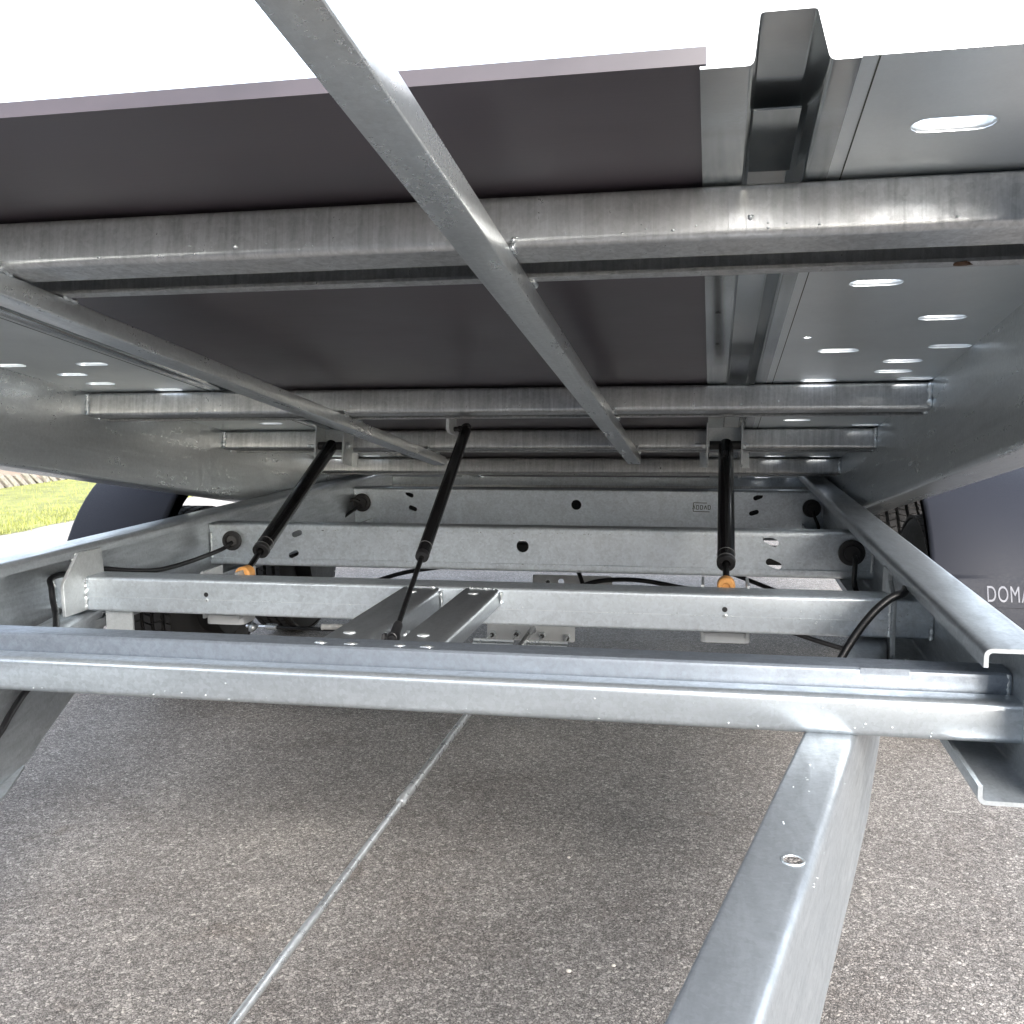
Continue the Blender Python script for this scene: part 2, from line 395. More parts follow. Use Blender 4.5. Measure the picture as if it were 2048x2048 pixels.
# added unseen dark block behind the camera, darkens the nearest beam's reflections
BLOCKER = empty('light_blocker', (0, -5.2, 0), 'added dark block out of view behind the camera, dims reflections in the steel', 'light blocker')
M_CLAD = plain('blocker_cladding', (.07, .072, .075), .6, nscale=2, var=.15); M_DOOR = plain('blocker_door_paint', (.16, .16, .165), .5, nscale=2, var=.1)
bm = nb(); box(bm, (-15, -16, 0), (1.75, -5.2, 3.9)); obj('blocker_wall', bm, M_CLAD, BLOCKER, smooth=False)
bm = nb(); prof(bm, [(-.0, 3.9), (-5.4, 4.5), (-11.1, 3.9), (-11.1, 4.02), (-5.4, 4.62), (-.0, 4.02)], (-15.2, -4.9, 0), (1.95, -4.9, 0), (0, 1, 0), (0, 0, 1)); obj('blocker_roof', bm, M_CLAD, BLOCKER, smooth=False)
for x in (-8.5, -1.5):
    bm = nb(); box(bm, (x-1.6, -5.2, 0), (x+1.6, -5.14, 3.4)); obj('blocker_door', bm, M_DOOR, BLOCKER, smooth=False)

# ================================================================== chassis
ZR = .66                     # top of the side rails
XL, XR = -1.541, .441        # web outer faces
CH = empty('trailer_chassis', (-.55, 2.6, 0), 'galvanised trailer chassis with C-section rails, cross beams, drawbar and four wheels', 'chassis')
RY0, RY1 = 1.372, 4.62
def rail(sgn, xw):
    bm = nb()
    # u points inwards from the web
    t = .006; W_ = .087; H_ = .215; lip = .026
    path = [(W_-t/2, -lip), (W_-t/2, -t/2), (t/2, -t/2), (t/2, -H_+t/2), (W_-t/2, -H_+t/2), (W_-t/2, -H_+lip)]
    prof(bm, thin(path, t, .009, 4), (xw, RY0, ZR), (xw, RY1, ZR), (sgn, 0, 0), (0, 0, 1))
    o = obj('side_rail', bm, M_GALV_RAIL, CH, ang=30)
    return o
railR = rail(-1, XR); railL = rail(1, XL)
XI0, XI1 = XL+.007, XR-.007          # inner web faces
def cross_box(name, y0, z1, d, h, x0=XI0, x1=XI1, r=.009, m=M_GALV):
    bm = nb(); prof(bm, rrect(d, h, r, 5), (x0, y0+d/2, z1-h/2), (x1, y0+d/2, z1-h/2), (0, 1, 0), (0, 0, 1))
    return obj(name, bm, m, CH, ang=30)
# front beam + angle behind it
FB = cross_box('front_beam', 1.474, .556, .052, .0615, r=.012, x1=.56, m=M_FRONT)
bm = nb(); prof(bm, thin([(0, -.075), (0, 0), (.05, 0)], .006, .006, 3), (XI0, 1.532, .582), (XI1, 1.532, .582), (0, 1, 0), (0, 0, 1))
M_ANG = galv('galvanised_angle', .26, .46, streak=(30, 60, 30), smear=.4, metallic=.8, tint=(.86, .97, 1.12))
AN = obj('angle_bar', bm, M_ANG, CH, ang=30)
for x in (-1.5, XI1-.004):
    bead((x, 1.532, .582), (x, 1.530, .535), .004, AN)
bm = nb(); box(bm, (.222, 1.5285, .575), (.292, 1.5375, .5845)); obj('cover_tab', bm, M_ANG, AN)
spatter([(random.choice([-1.2, -.85, -.3, .1, .2, .32])+random.gauss(0, .07), 1.4735, .508+random.gauss(0, .004)) for i in range(20)]
        + [(random.uniform(-1.4, .42), 1.4735, random.uniform(.5, .545)) for i in range(8)], FB, r=.0012)
# box beam
BX = cross_box('box_beam', 2.055, .585, .08, .0815, r=.007)
for x, z in ((-1.139, .551), (.028, .553)):
    bm = nb(); lathe(bm, [(0, .0055), (.0006, .0055)], (x, 2.0545, z), (0, 1, 0), 16); obj('bolt_hole', bm, M_BLACKPL, BX)
    bm = nb(); lathe(bm, [(-.002, .003), (-.0015, .0045), (.001, .005)], (x+.001, 2.0545, z-.0135), (0, 1, 0), 14); obj('rivet', bm, M_ZINC, BX)
bm = nb(); box(bm, (-1.5, 2.0543, .5385), (.42, 2.0552, .5392)); obj('seam_line', bm, M_ZINC, BX)
spatter([(random.gauss(.3, .06), 2.0543, random.uniform(.52, .56)) for i in range(22)] + [(random.uniform(-.8, .2), 2.0543, .541+random.gauss(0, .002)) for i in range(14)], BX)
bead((XI0+.004, 2.052, .582), (XI0+.004, 2.052, .508), .005, BX); bead((XI1-.004, 2.052, .53), (XI1-.004, 2.052, .505), .006, BX)

# sigma cross beams with holes
def sigma(yf, z0, z1, holes, lip_hi, lip_lo, notches):
    bm = nb(); d = .05; rec = .005; t = .005
    # upper and lower bands (folded), web recessed
    def band(outline_pts): prof(bm, thin(outline_pts, t, .008, 4), (XI0, yf, 0), (XI1, yf, 0), (0, 1, 0), (0, 0, 1))
    zh, zl = lip_hi, lip_lo
    band([(d, z1-t/2), (t/2, z1-t/2), (t/2, zh)])
    band([(t/2, zl), (t/2, z0+t/2), (d, z0+t/2)])
    sheet([(XI0, zl-.004), (XI1, zl-.004), (XI1, zh+.004), (XI0, zh+.004)], holes, t, (0, yf+rec+t/2, 0), (1, 0, 0), (0, 0, 1), bm)
    for (x, z, r) in notches:
        lathe(bm, [(0, r*.96), (.004, r), (.0045, r)], (x, yf-.0005, z), (0, 1, 0), 24)
    return obj('sigma_beam', bm, M_GALV, CH, ang=30)
C3 = sigma(2.805, .484, .616, [circ(-.542, .559, .0185, 24), slot(-1.245, .585, .036, .009, R(22)), slot(-1.258, .521, .036, .009, R(27)),
           slot(.161, .586, .046, .0105, R(-27)), slot(.170, .522, .046, .0105, R(-25))], .597, .507, [])
C4 = sigma(4.08, .40, .605, [circ(-.557, .538, .0215, 24), slot(-1.283, .576, .04, .0095, R(-27)), slot(-1.269, .516, .04, .0095, R(-22)),
           slot(.181, .576, .04, .0095, R(22)), slot(.166, .513, .04, .0095, R(18))], .585, .425, [])
spatter([(random.uniform(-1.4, .35), 2.8045, .5975+random.gauss(0, .001)) for i in range(60)] + [(random.uniform(-1.2, .35), 2.8045, .506) for i in range(40)], C3)
for yb, bmn in ((2.807, C3), (4.082, C4)):
    for x in (XI0+.005, XI1-.005):
        bead((x, yb, .585), (x, yb, .50), .004, bmn)
# black sheet stands in for the darkness behind the rear web holes
bm = nb(); box(bm, (XI0, 4.19, .40), (XI1, 4.2, .6)); obj('dark_backing', bm, M_DRUM, CH, smooth=False)
M_GROMC = plain('grommet_core', (.10, .10, .10), .6)
def grommet(x, z, yf, r, parent, plug):
    bm = nb(); lathe(bm, [(.006, r*.9), (-.004, r), (-.010, r*.97), (-.012, r*.9), (-.0125, r*.66), (-.010, r*.62), (-.004, r*.60), (-.003, .001)], (x, yf, z), (0, 1, 0), 32)
    g = obj('cable_grommet', bm, M_GROM, parent, ang=35)
    bm = nb(); r2_ = r*(.64 if plug else .55); d_ = -.017 if plug else -.005
    lathe(bm, [(-.002, r2_), (d_, r2_*.97), (d_-.0015, r2_*.9), (d_-.0015, .001)], (x, yf, z), (0, 1, 0), 28)
    obj('grommet_core', bm, M_GROM if plug else M_GROMC, g, ang=35)
grommet(-1.456, .561, 2.805, .031, C3, False); grommet(.375, .559, 2.805, .036, C3, True)
grommet(-1.497, .54, 4.08, .04, C4, True); grommet(.389, .534, 4.08, .036, C4, True)
# inspection stamp on the rear beam
bm = nb()
def bar2(x0, z0, x1, z1, w_=.0028):
    d = V(x1-x0, 0, z1-z0).normalized(); nn = V(-d.z, 0, d.x)*w_/2
    p = [V(x0, 4.0845, z0), V(x1, 4.0845, z1)]
    vs = [bm.verts.new(q+s*nn) for q, s in ((p[0], 1), (p[0], -1), (p[1], -1), (p[1], 1))]; bm.faces.new(vs)
bar2(-.075, .552, -.02, .551); bar2(-.075, .516, -.01, .515); bar2(-.075, .552, -.0755, .516)
for k in range(5):
    x = -.078+k*.0155
    if k % 3 == 0: bar2(x, .525, x+.005, .541); bar2(x+.005, .541, x+.010, .525)
    else: bar2(x, .525, x, .541, .003); bar2(x+.009, .527, x+.009, .540); bar2(x, .541, x+.009, .5405); bar2(x, .525, x+.009, .5255)
obj('ink_stamp', bm, M_STAMP, C4, smooth=False)
# rear closing member between the rails
bm = nb(); prof(bm, rrect(.06, .12, .012, 4), (XL, RY1+.033, .58), (XR, RY1+.033, .58), (0, 1, 0), (0, 0, 1)); obj('rear_beam', bm, M_GALV, CH, ang=30)

# the two short braces between box beam and angle bar
def brace(x0, x1, web_x, web_h, name='short_brace'):
    bm = nb(); t = .005; y0, y1 = 1.535, 2.056; z = .583; 
    if web_x == 'R': path = [(x0, z-t/2), (x1-t/2, z-t/2), (x1-t/2, z-web_h)]
    else: path = [(x1, z-t/2), (x0+t/2, z-t/2), (x0+t/2, z-web_h)]
    prof(bm, thin(path, t, .010, 5), (0, y0, 0), (0, y1, 0), (1, 0, 0), (0, 0, 1))
    b = obj(name, bm, M_BRACE, CH, ang=30)
    for y in (1.63, 2.0):
        bm = nb(); lathe(bm, [(0, .001), (0, .010), (.0015, .0095), (.0022, .006)], ((x0+x1)/2-.008, y, z), (0, 0, 1), 18)
        for q in bm.verts: q.co.x = (q.co.x-((x0+x1)/2-.008))*1.15+(x0+x1)/2-.008; q.co.y = (q.co.y-y)*.85+y
        obj('plug_weld', bm, M_PLATE, b)
    blob((x0+.012, 1.548, z+.001), .011, b, 'weld_lump', sq=(1.1, .8, .4)); blob((x1-.015, 1.548, z+.001), .010, b, 'weld_lump', sq=(1.5, .8, .4))
    bead((x1+.003, 2.05, z-.006), (x1+.004, 2.05, z-max(.028, web_h*.8)), .004, b)
    bead((x0+.01, 2.05, z+.001), (x1-.01, 2.05, z+.001), .0035, b)
    return b
BR1 = brace(-.662, -.580, 'R', .09); BR2 = brace(-.523, -.447, 'R', .036)
# pivot stub of the gas spring on the first brace
for y in (1.70, 1.81):
    bm = nb(); lathe(bm, [(0, .012), (.003, .012), (.005, .008)], (-.580, y, .535), (1, 0, 0), 16)
    obj('bolt_head', bm, M_ZINC, BR1)

# gusset plates closing the rails
def gusset(x, yz, t, side):
    bm = nb(); n = len(yz)
    a = [bm.verts.new((x-t/2, y, z)) for y, z in yz]; b = [bm.verts.new((x+t/2, y, z)) for y, z in yz]
    for i in range(n): bm.faces.new((a[i], a[(i+1) % n], b[(i+1) % n], b[i]))
    bm.faces.new(a[::-1]); bm.faces.new(b)
    bmesh.ops.recalc_face_normals(bm, faces=bm.faces)
    bmesh.ops.bevel(bm, geom=[e for e in bm.edges if e.calc_face_angle(0) > .8], offset=.0012, segments=1, affect='EDGES')
    return obj('gusset_plate', bm, M_PLATE, CH, ang=35)
arc = [(2.135-.022*math.sin(R(a)), .615+.020*math.cos(R(a))) for a in range(10, 175, 20)]
GL = gusset(-1.452, [(2.035, .645), (2.125, .645), (2.13, .585), (2.13, .505), (1.975, .505), (1.974, .578), (1.98, .588)], .009, -1)
GR = gusset(.3575, [(2.15, .636), (2.162, .600), (2.165, .505), (2.055, .43), (2.048, .43), (2.048, .585), (2.075, .60), (2.098, .615), (2.105, .637)], .010, 1)
bead((-1.4465, 2.052, .582), (-1.4465, 2.052, .508), .006, GL)
bead((-1.455, 2.03, .642), (-1.453, 2.115, .642), .004, GL); bead((-1.456, 2.036, .640), (-1.456, 2.022, .628), .007, GL)
bead((.351, 2.05, .58), (.351, 2.05, .51), .005, GR); bead((.3575, 2.06, .632), (.3575, 2.14, .634), .006, GR)
bm = nb(); tube(bm, [(.372, 1.985, .445), (.372, 1.985, .482)], .006, 12); lathe(bm, [(0, .0095), (.010, .0095)], (.372, 1.985, .463), (0, 0, 1), 6); obj('stud_nut', bm, M_ZINC, GR)

# drawbar arms: folded section, web on the right hand face
def arm(xc, slope, y0, y1, name='drawbar_arm'):
    """xc: x of the right-hand web face at y=1.473"""
    bm = nb(); z1 = .4965; W_ = .073
    def xw(y): return xc+slope*(y-1.473)
    ys = [y0, y0+.5*(1.0-y0) if y0 < 1.0 else y0+.001, 1.0, 1.3, 1.5, 1.72, 1.78, 1.85, 1.93, 2.02, 2.14]
    ys = [y for y in sorted(set(ys)) if y0 <= y <= y1]
    def zb(y): return .262 if y <= 1.70 else .262+(y-1.70)*.26 + (.006 if y > 1.75 else 0)
    rings = []
    for y in ys:
        xx = xw(y); t = .006; h_ = z1-zb(y)
        path = [(-W_, -.012), (-W_, -t/2), (-t/2, -t/2), (-t/2, -h_)]
        if y <= 1.72: path = path[:-1]+[(-t/2, -h_+t/2), (.045*min(1, (1.74-y)/.14)+.002, -h_+t/2)] if LOWER_IN else path
        ol = thin(path, t, .011, 4)
        rings.append([Vector((xx+q.x, y, z1+q.y)) for q in ol])
    for ra, rb in zip(rings, rings[1:]):
        if len(ra) != len(rb): continue
        a = [bm.verts.new(p) for p in ra]; b = [bm.verts.new(p) for p in rb]; n = len(a)
        for i in range(n): bm.faces.new((a[i], a[(i+1) % n], b[(i+1) % n], b[i]))
        bm.faces.new(a[::-1]); bm.faces.new(b)
    bmesh.ops.remove_doubles(bm, verts=bm.verts, dist=1e-5)
    # inner caps between coincident rings are dropped
    seen = {}
    for f in list(bm.faces):
        k = tuple(sorted(q.index for q in f.verts))
        seen.setdefault(k, []).append(f)
    return bm
LOWER_IN = False
bm = arm(.211, .235, .35, 2.14); AR = obj('drawbar_arm', bm, M_GALV_RAIL, CH, ang=35)
bm = arm(-1.309, -.235, .9, 2.14); 
# lower flange of the left arm, cut off at a slant
def xw(y): return -1.309-.235*(y-1.473)
zf = .264
vs = [(xw(1.70), 1.70), (xw(1.56)+.032, 1.56), (xw(1.0)+.032, 1.0), (xw(1.0)-.003, 1.0), (xw(1.70)-.003, 1.70)]
a = [bm.verts.new((x, y, zf-.006)) for x, y in vs]; b = [bm.verts.new((x, y, zf)) for x, y in vs]
for i in range(5): bm.faces.new((a[i], a[(i+1) % 5], b[(i+1) % 5], b[i]))
bm.faces.new(a[::-1]); bm.faces.new(b)
AL = obj('drawbar_arm', bm, M_GALV_RAIL, CH, ang=35)
# drilled hole in the right arm's top flange: rim and dark bore
hx, hy = .090, 1.055
bm = nb(); lathe(bm, [(0, .0105), (.0006, .0105)], (hx, hy, .4967), (0, 0, 1), 20); obj('drain_hole', bm, M_ASPH, AR)
bm = nb(); tube(bm, [(hx+.0115*math.cos(k*math.pi/12), hy+.0115*math.sin(k*math.pi/12), .4968) for k in range(25)], .0016, 6, cap=False); obj('hole_rim', bm, M_ZINC, AR)
spatter([(.211+.235*(y-1.473)-.045+random.gauss(0, .006), y, .4968) for y in [random.uniform(1.05, 1.4) for i in range(9)]], AR, r=.0008)
spatter([(.2116+.235*(y-1.473), y, .482-random.random()*.01) for y in [random.uniform(.98, 1.42) for i in range(7)]], AR, r=.0009)

bm = nb(); box(bm, (-1.415, 2.078, .36), (-1.345, 2.084, .5025)); obj('hanger_plate', bm, M_PLATE, CH, smooth=False)
# axles, wheels, mudguards
WZ, WR = .315, .315
for y, dz in ((3.13, -.01), (3.95, .048)):
    bm = nb(); prof(bm, rrect(.07, .07, .01, 3), (-1.64, y, WZ+dz), (.54, y, WZ+dz), (0, 1, 0), (0, 0, 1)); obj('axle_tube', bm, M_DRUM, CH, ang=30)
def wheel(xi, sgn, y):
    """xi: inner side plane; sgn: outward direction"""
    W_ = .19; xm = xi+sgn*W_/2
    bm = nb(); lathe(bm, [(-.04, .12), (-.04, .13), (.03, .13), (.035, .155), (.12, .16), (.125, .05)], (xi, y, WZ), (sgn, 0, 0), 32)
    rim = obj('wheel', bm, M_DRUM, CH, ang=35)
    bm = nb()
    pr = [(-W_*.5+.028, .168), (-W_*.5+.006, .19), (-W_*.5, .235), (-W_*.5+.008, .275), (-W_*.5+.022, .298), (-W_*.5+.030, .301)]
    xs = [-.058, -.050, -.022, -.014, .014, .022, .050, .058]
    groove = []
    for i in range(0, 8, 2):
        groove += [(xs[i], .304), (xs[i]+.0005, .297), (xs[i+1]-.0005, .297), (xs[i+1], .304)]
    pr = pr + groove + [(-a, b) for a, b in pr[::-1]]
    lathe(bm, pr, (xm, y, WZ), (1, 0, 0), 72)
    ty = obj('tyre', bm, M_TYRE, rim, ang=35)
    bm = nb()
    rows = [(-.0915+.013, -.060, 5), (-.048, -.024, -6), (-.012, .012, 6), (.024, .048, -6), (.060, .0785, 5)]
    NB = 66
    for (a, b, sk) in rows:
        for k in range(NB):
            t0 = 2*math.pi*k/NB; gap = .80*2*math.pi/NB
            r0, r1 = .301, .3135
            if abs(a) > .07 or abs(b) > .07: r1 = .309
            pts = []
            for (x, s) in ((a, 0), (b, sk*.004)):
                for tt in (t0+s, t0+s+gap):
                    for r in (r0, r1): pts.append(V(xm+x, y+r*math.cos(tt), WZ+r*math.sin(tt)))
            c = [bm.verts.new(p) for p in pts]
            for f in ((1, 3, 7, 5), (0, 1, 5, 4), (2, 6, 7, 3), (0, 2, 3, 1), (4, 5, 7, 6)): bm.faces.new([c[i] for i in f])
    tb = obj('tread_blocks', bm, M_TYRE, rim, smooth=False, weldv=False); tb['kind'] = 'stuff'
    return rim
for sgn, xi in ((1, .578), (-1, -1.678)):
    for y in (3.13, 3.95): wheel(xi, sgn, y)
def mudguard(x0, x1):
    bm = nb(); r = .485; t = .006
    path = []
    for a in range(178, 88, -6): path.append((3.13+r*math.cos(R(a)), WZ+r*math.sin(R(a))))
    for a in range(88, -4, -6): path.append((3.95+r*math.cos(R(a)), WZ+r*math.sin(R(a))))
    path = [(path[0][0]+.004, WZ+.052)] + path[1:]
    n = len(path); W_ = x1-x0
    # cross-section: rounded side lips turned inwards
    sec = [(x0, -.034), (x0, -.010), (x0+.003, -.004), (x0+.010, 0), (x0+W_*.5, .004), (x1-.010, 0), (x1-.003, -.004), (x1, -.010), (x1, -.05)]
    def ring(i, off):
        a = path[max(i-1, 0)]; b = path[min(i+1, n-1)]; d = Vector((b[0]-a[0], b[1]-a[1])).normalized(); nn = Vector((-d.y, d.x))
        return [V(x, path[i][0]+nn.x*(h_+off), path[i][1]+nn.y*(h_+off)) for x, h_ in sec]
    A = [[bm.verts.new(p) for p in ring(i, 0)] for i in range(n)]
    B = [[bm.verts.new(p) for p in ring(i, -t)] for i in range(n)]
    for i in range(n-1):
        for k in range(len(sec)-1):
            bm.faces.new((A[i][k], A[i][k+1], A[i+1][k+1], A[i+1][k])); bm.faces.new((B[i][k+1], B[i][k], B[i+1][k], B[i+1][k+1]))
        for k in (0, -1): bm.faces.new((A[i][k], B[i][k], B[i+1][k], A[i+1][k]))
    for i in (0, n-1):
        for k in range(len(sec)-1): bm.faces.new((A[i][k], A[i][k+1], B[i][k+1], B[i][k]))
    return obj('mudguard', bm, M_MUD, CH, ang=35)
MGR = mudguard(.563, .873); MGL = mudguard(-1.973, -1.661)
# raised band and lettering on the right mudguard's front
def guard_y(z, off): return 3.13-math.sqrt((.4885+off)**2-(z-WZ)**2)
bm = nb(); outl = rrect(.262, .078, .006, 3, .718, .487); NZ = 10
zs = [.448+.078*k/NZ for k in range(NZ+1)]
grid = []
for k, z in enumerate(zs):
    ins = .004 if k in (0, NZ) else 0
    grid.append([bm.verts.new((x, guard_y(z, o_), z)) for x, o_ in ((.587, -.002), (.588+ins, .0012), (.718, .0012), (.848-ins, .0012), (.849, -.002))])
for a, b in zip(grid, grid[1:]):
    for k in range(4): bm.faces.new((a[k], a[k+1], b[k+1], b[k]))
obj('name_band', bm, M_MUD, MGR, ang=50)
def lettering(body, x, y, z, h_, m, parent):
    cu = bpy.data.curves.new('t', 'FONT'); cu.body = body; cu.size = h_/.70; cu.extrude = .0006; cu.offset = .0; cu.space_character = 1.12
    ob = bpy.data.objects.new('t', cu); COL.objects.link(ob); dg = bpy.context.evaluated_depsgraph_get(); dg.update()
    me = bpy.data.meshes.new_from_object(ob.evaluated_get(dg)); bpy.data.objects.remove(ob)
    b2 = bmesh.new(); b2.from_mesh(me)
    bmesh.ops.triangulate(b2, faces=b2.faces)
    for q in b2.verts: q.co = V(x+q.co.x*.585, guard_y(z+q.co.y, .0021+q.co.z), z+q.co.y)
    return obj('lettering', b2, m, parent, smooth=False)
lettering('DOMA', .687, 0, .462, .039, M_LETTER, MGR)

# lower damper brackets behind the box beam
for xa, xb in ((-1.193, -1.105), (-.018, .078)):
    bm = nb(); prof(bm, rrect(xb-xa+.010, .075, .014, 4, (xa+xb)/2, 0), (0, 2.19, .458), (0, 2.19, .480), (1, 0, 0), (0, 1, 0)); b = obj('damper_bracket', bm, M_CAP, CH, ang=30)
    for x in (xa, xb):
        bm = nb(); box(bm, (x-.003, 2.137, .475), (x+.003, 2.235, .588)); obj('bracket_plate', bm, M_PLATE, b, smooth=False)

# ================================================================== tilted bed
TILT = .173010734
BF = Matrix.Translation(V(0, 0, 1.0))@Matrix.Rotation(-TILT, 4, 'X')   # bed frame: x, s (along), w (up)
BED = empty('tilt_bed', (0, 0, 1.0), 'tilted vehicle bed seen from below with galvanised frame and dark board floor', 'trailer bed')
BED.rotation_euler = (-TILT, 0, 0)
WORLD[BED.name] = BF
WF, WB = .408, .3485          # floor underside, beam underside
BXL, BXR = -1.557, .457
S_END, S_FLOOR, S_FRONT = 4.80, .806, .30
def bobj(name, bm, m, parent=None, **k): return obj(name, bm, m, parent or BED, BF, **k)
# side rails
for sgn, x in ((1, BXR), (-1, BXL)):
    bm = nb(); W_ = .095; t = .005
    path = [(W_*.75, WF+.10), (0+t/2, WF+.10), (t/2, .192+t/2), (W_, .192+t/2), (W_, .192+.03)]
    prof(bm, thin([(q[0], q[1]) for q in path], t, .009, 4), (x, S_FRONT, 0), (x, S_END, 0), (sgn, 0, 0), (0, 0, 1))
    bobj('bed_side_rail', bm, M_GALV_BEDLONG, ang=30)
# cross beams: C section opening down
def bed_beam(s0, depth, weld=True, lip1=.05, lip2=.026):
    bm = nb(); t = .004
    path = [(lip1, WB+t/2), (t/2, WB+t/2), (t/2, WF-.003), (depth-t/2, WF-.003), (depth-t/2, WB+t/2), (depth-lip2, WB+t/2)]
    prof(bm, thin(path, t, .008, 5), (BXL+.001, s0, 0), (BXR-.001, s0, 0), (0, 1, 0), (0, 0, 1))
    b = bobj('bed_cross_beam', bm, M_GALV_BED, ang=30)
    if weld:
        for x in (BXR-.004, BXL+.004):
            bead((x, s0-.001, WF-.004), (x, s0-.001, WB+.002), .0075, b, BF)
            blob((x, s0+lip1, WB), .006, b, 'weld_lump', BF)
    return b
B1 = bed_beam(1.053, .146, True, .061, .0285)
B2 = bed_beam(2.228, .112, True, .050, .026)
B3 = bed_beam(2.946, .112, True, .050, .026)
B4 = bed_beam(3.743, .112)
B5 = bed_beam(4.628, .112)
for b, s0, xs in ((B1, 1.053, (.036, -1.2, -.55)), (B2, 2.228, (-1.25, .06, .14, -.85)), (B4, 3.743, (-.2, -.9))):
    for x in xs:
        blob((x, s0-.001, WB+.012+random.random()*.02), .0034, b, 'zinc_nub', BF)
spatter([(random.uniform(-1.4, .3), 1.052, WB+.006+random.random()*.012) for i in range(40)], B1, BF, .0011)
# stringers under the beams
def stringer(x0, x1, s1):
    bm = nb(); wlo, whi = .319, WB-.0015
    prof(bm, rrect(x1-x0, whi-wlo, .0022, 3, (x0+x1)/2, (wlo+whi)/2), (0, S_FRONT, 0), (0, s1, 0), (1, 0, 0), (0, 0, 1))
    o = bobj('bed_stringer', bm, M_GALV_BEDLONG, ang=30)
    for s0, dep in ((1.053, .146), (2.228, .112), (2.946, .112)):
        for d in (.004, dep-.012):
            bead((x1+.002, s0+d-.006, WB-.001), (x1+.002, s0+d+.02, WB-.001), .004, o, BF)
        blob((x1+.004, s0-.004, WB+.006), .0038, o, 'weld_lump', BF)
    return o
stringer(-.262, -.2215, 3.118)
stringer(-.912, -.8675, 3.16)
# floor: dark board, edge channels, slotted drive-on planks
bm = nb(); box(bm, (-1.089, S_FLOOR, WF+.004), (-.009, S_END, WF+.019)); bobj('floor_board', bm, M_BOARD, smooth=False)
for sgn, x0 in ((1, 0), (-1, -1.098)):
    bm = nb()
    path = [(-.014, WF+.001), (.028, WF+.001), (.033, WF+.045), (.080, WF+.045), (.090, WF+.001), (.113, WF+.001)]
    prof(bm, thin(path, .0025, .005, 3), (x0, S_FLOOR, 0), (x0, S_END, 0), (sgn, 0, 0), (0, 0, 1))
    e = bobj('edge_channel', bm, M_CHAN, ang=30)
    bm = nb()
    for s_ in (1.04,): box(bm, (x0+sgn*.0345 if sgn > 0 else x0-.0785, s_-.09, WF+.028), (x0+.0785 if sgn > 0 else x0-.0345, s_+.06, WF+.030))
    bobj('joint_plate', bm, M_CHAN, e, smooth=False)
    for s_ in (1.6, 1.83, 2.55, 3.3):
        bm = nb(); lathe(bm, [(0, .004), (.0008, .004)], (x0+sgn*.006, s_, WF-.0012), (0, 0, 1), 12); bobj('rivet_hole', bm, M_BLACKPL, e)
SL = [(.212, .945, 0), (.326, 1.205, 0), (.225, 1.462, 0), (.359, 1.676, 0), (.4455, 1.892, 0), (.227, 1.912, 0), (.3595, 2.018, 0), (.4455, 2.203, 0), (.36, 2.121, 0), (.2225, 2.211, 0),
      (.225, 2.40, 0), (.36, 2.62, 0), (.225, 2.80, 0), (.42, 2.90, 0), (.36, 3.02, 0), (.225, 3.20, 0), (.3, 3.46, 0), (.22, 3.70, 0), (.38, 3.71, 0), (.30, 4.2, 0), (.22, 4.58, 0), (.36, 4.60, 0)]
SMALL = [(.162, 1.799), (.162, 3.1)]
def plank(sgn, slots, small):
    def X(x): return x if sgn > 0 else -1.098-x
    xa, xb = sorted((X(.106), X(.4585)))
    holes = [slot(min(max(X(x), xa+.04), xb-.04) if abs(x-.4455) > .001 else X(.418), s_, .074, .015) for x, s_, _ in slots]
    holes += [slot(X(x), s_, .014, .0045) for x, s_ in small]
    bm = sheet([(xa, S_FLOOR), (xb, S_FLOOR), (xb, S_END), (xa, S_END)], holes, .002, (0, 0, WF+.002), (1, 0, 0), (0, 1, 0))
    pl = bobj('floor_plank', bm, M_SHEET, ang=30)
    for hpoly in holes:
        c = Vector((sum(q[0] for q in hpoly)/len(hpoly), sum(q[1] for q in hpoly)/len(hpoly)))
        bm = nb(); rings = []
        hgt = .013 if hpoly is not holes[-1] else .001
        big = len(hpoly) == 14
        for k, (sc_, hh) in enumerate(((1.12, -.0002), (1.0, .001), (.97, .004), (.94, .010), (.99, .0105), (1.03, .002))):
            if c.x: rings.append([bm.verts.new((c.x+(q[0]-c.x)*(1+(sc_-1)*.5), c.y+(q[1]-c.y)*sc_, WF+.001+hh)) for q in hpoly])
        for ra, rb in zip(rings, rings[1:]):
            for i in range(len(ra)): bm.faces.new((ra[i], ra[(i+1) % len(ra)], rb[(i+1) % len(ra)], rb[i]))
        if (max(q[0] for q in hpoly)-min(q[0] for q in hpoly)) > .03: bobj('slot_collar', bm, M_SHEET, pl, ang=60)
        else: bm.free()
    # pressed seam lines
    bm = nb(); box(bm, (X(.127)-.0006, S_FLOOR, WF+.0002), (X(.127)+.0006, S_END, WF+.0008)); bobj('pressed_seam', bm, M_STAMP, pl, smooth=False)
    return pl
plank(1, SL, SMALL)
plank(-1, [(.326, 1.205, 0), (.225, 1.462, 0), (.22, 1.898, 0), (.4455, 1.895, 0), (.344, 2.006, 0), (.348, 2.12, 0), (.2225, 2.211, 0), (.36, 2.62, 0), (.225, 2.80, 0), (.36, 3.02, 0), (.225, 3.20, 0), (.22, 3.70, 0), (.38, 3.71, 0), (.30, 4.2, 0)], [(.044, 1.614), (.162, 3.1)])
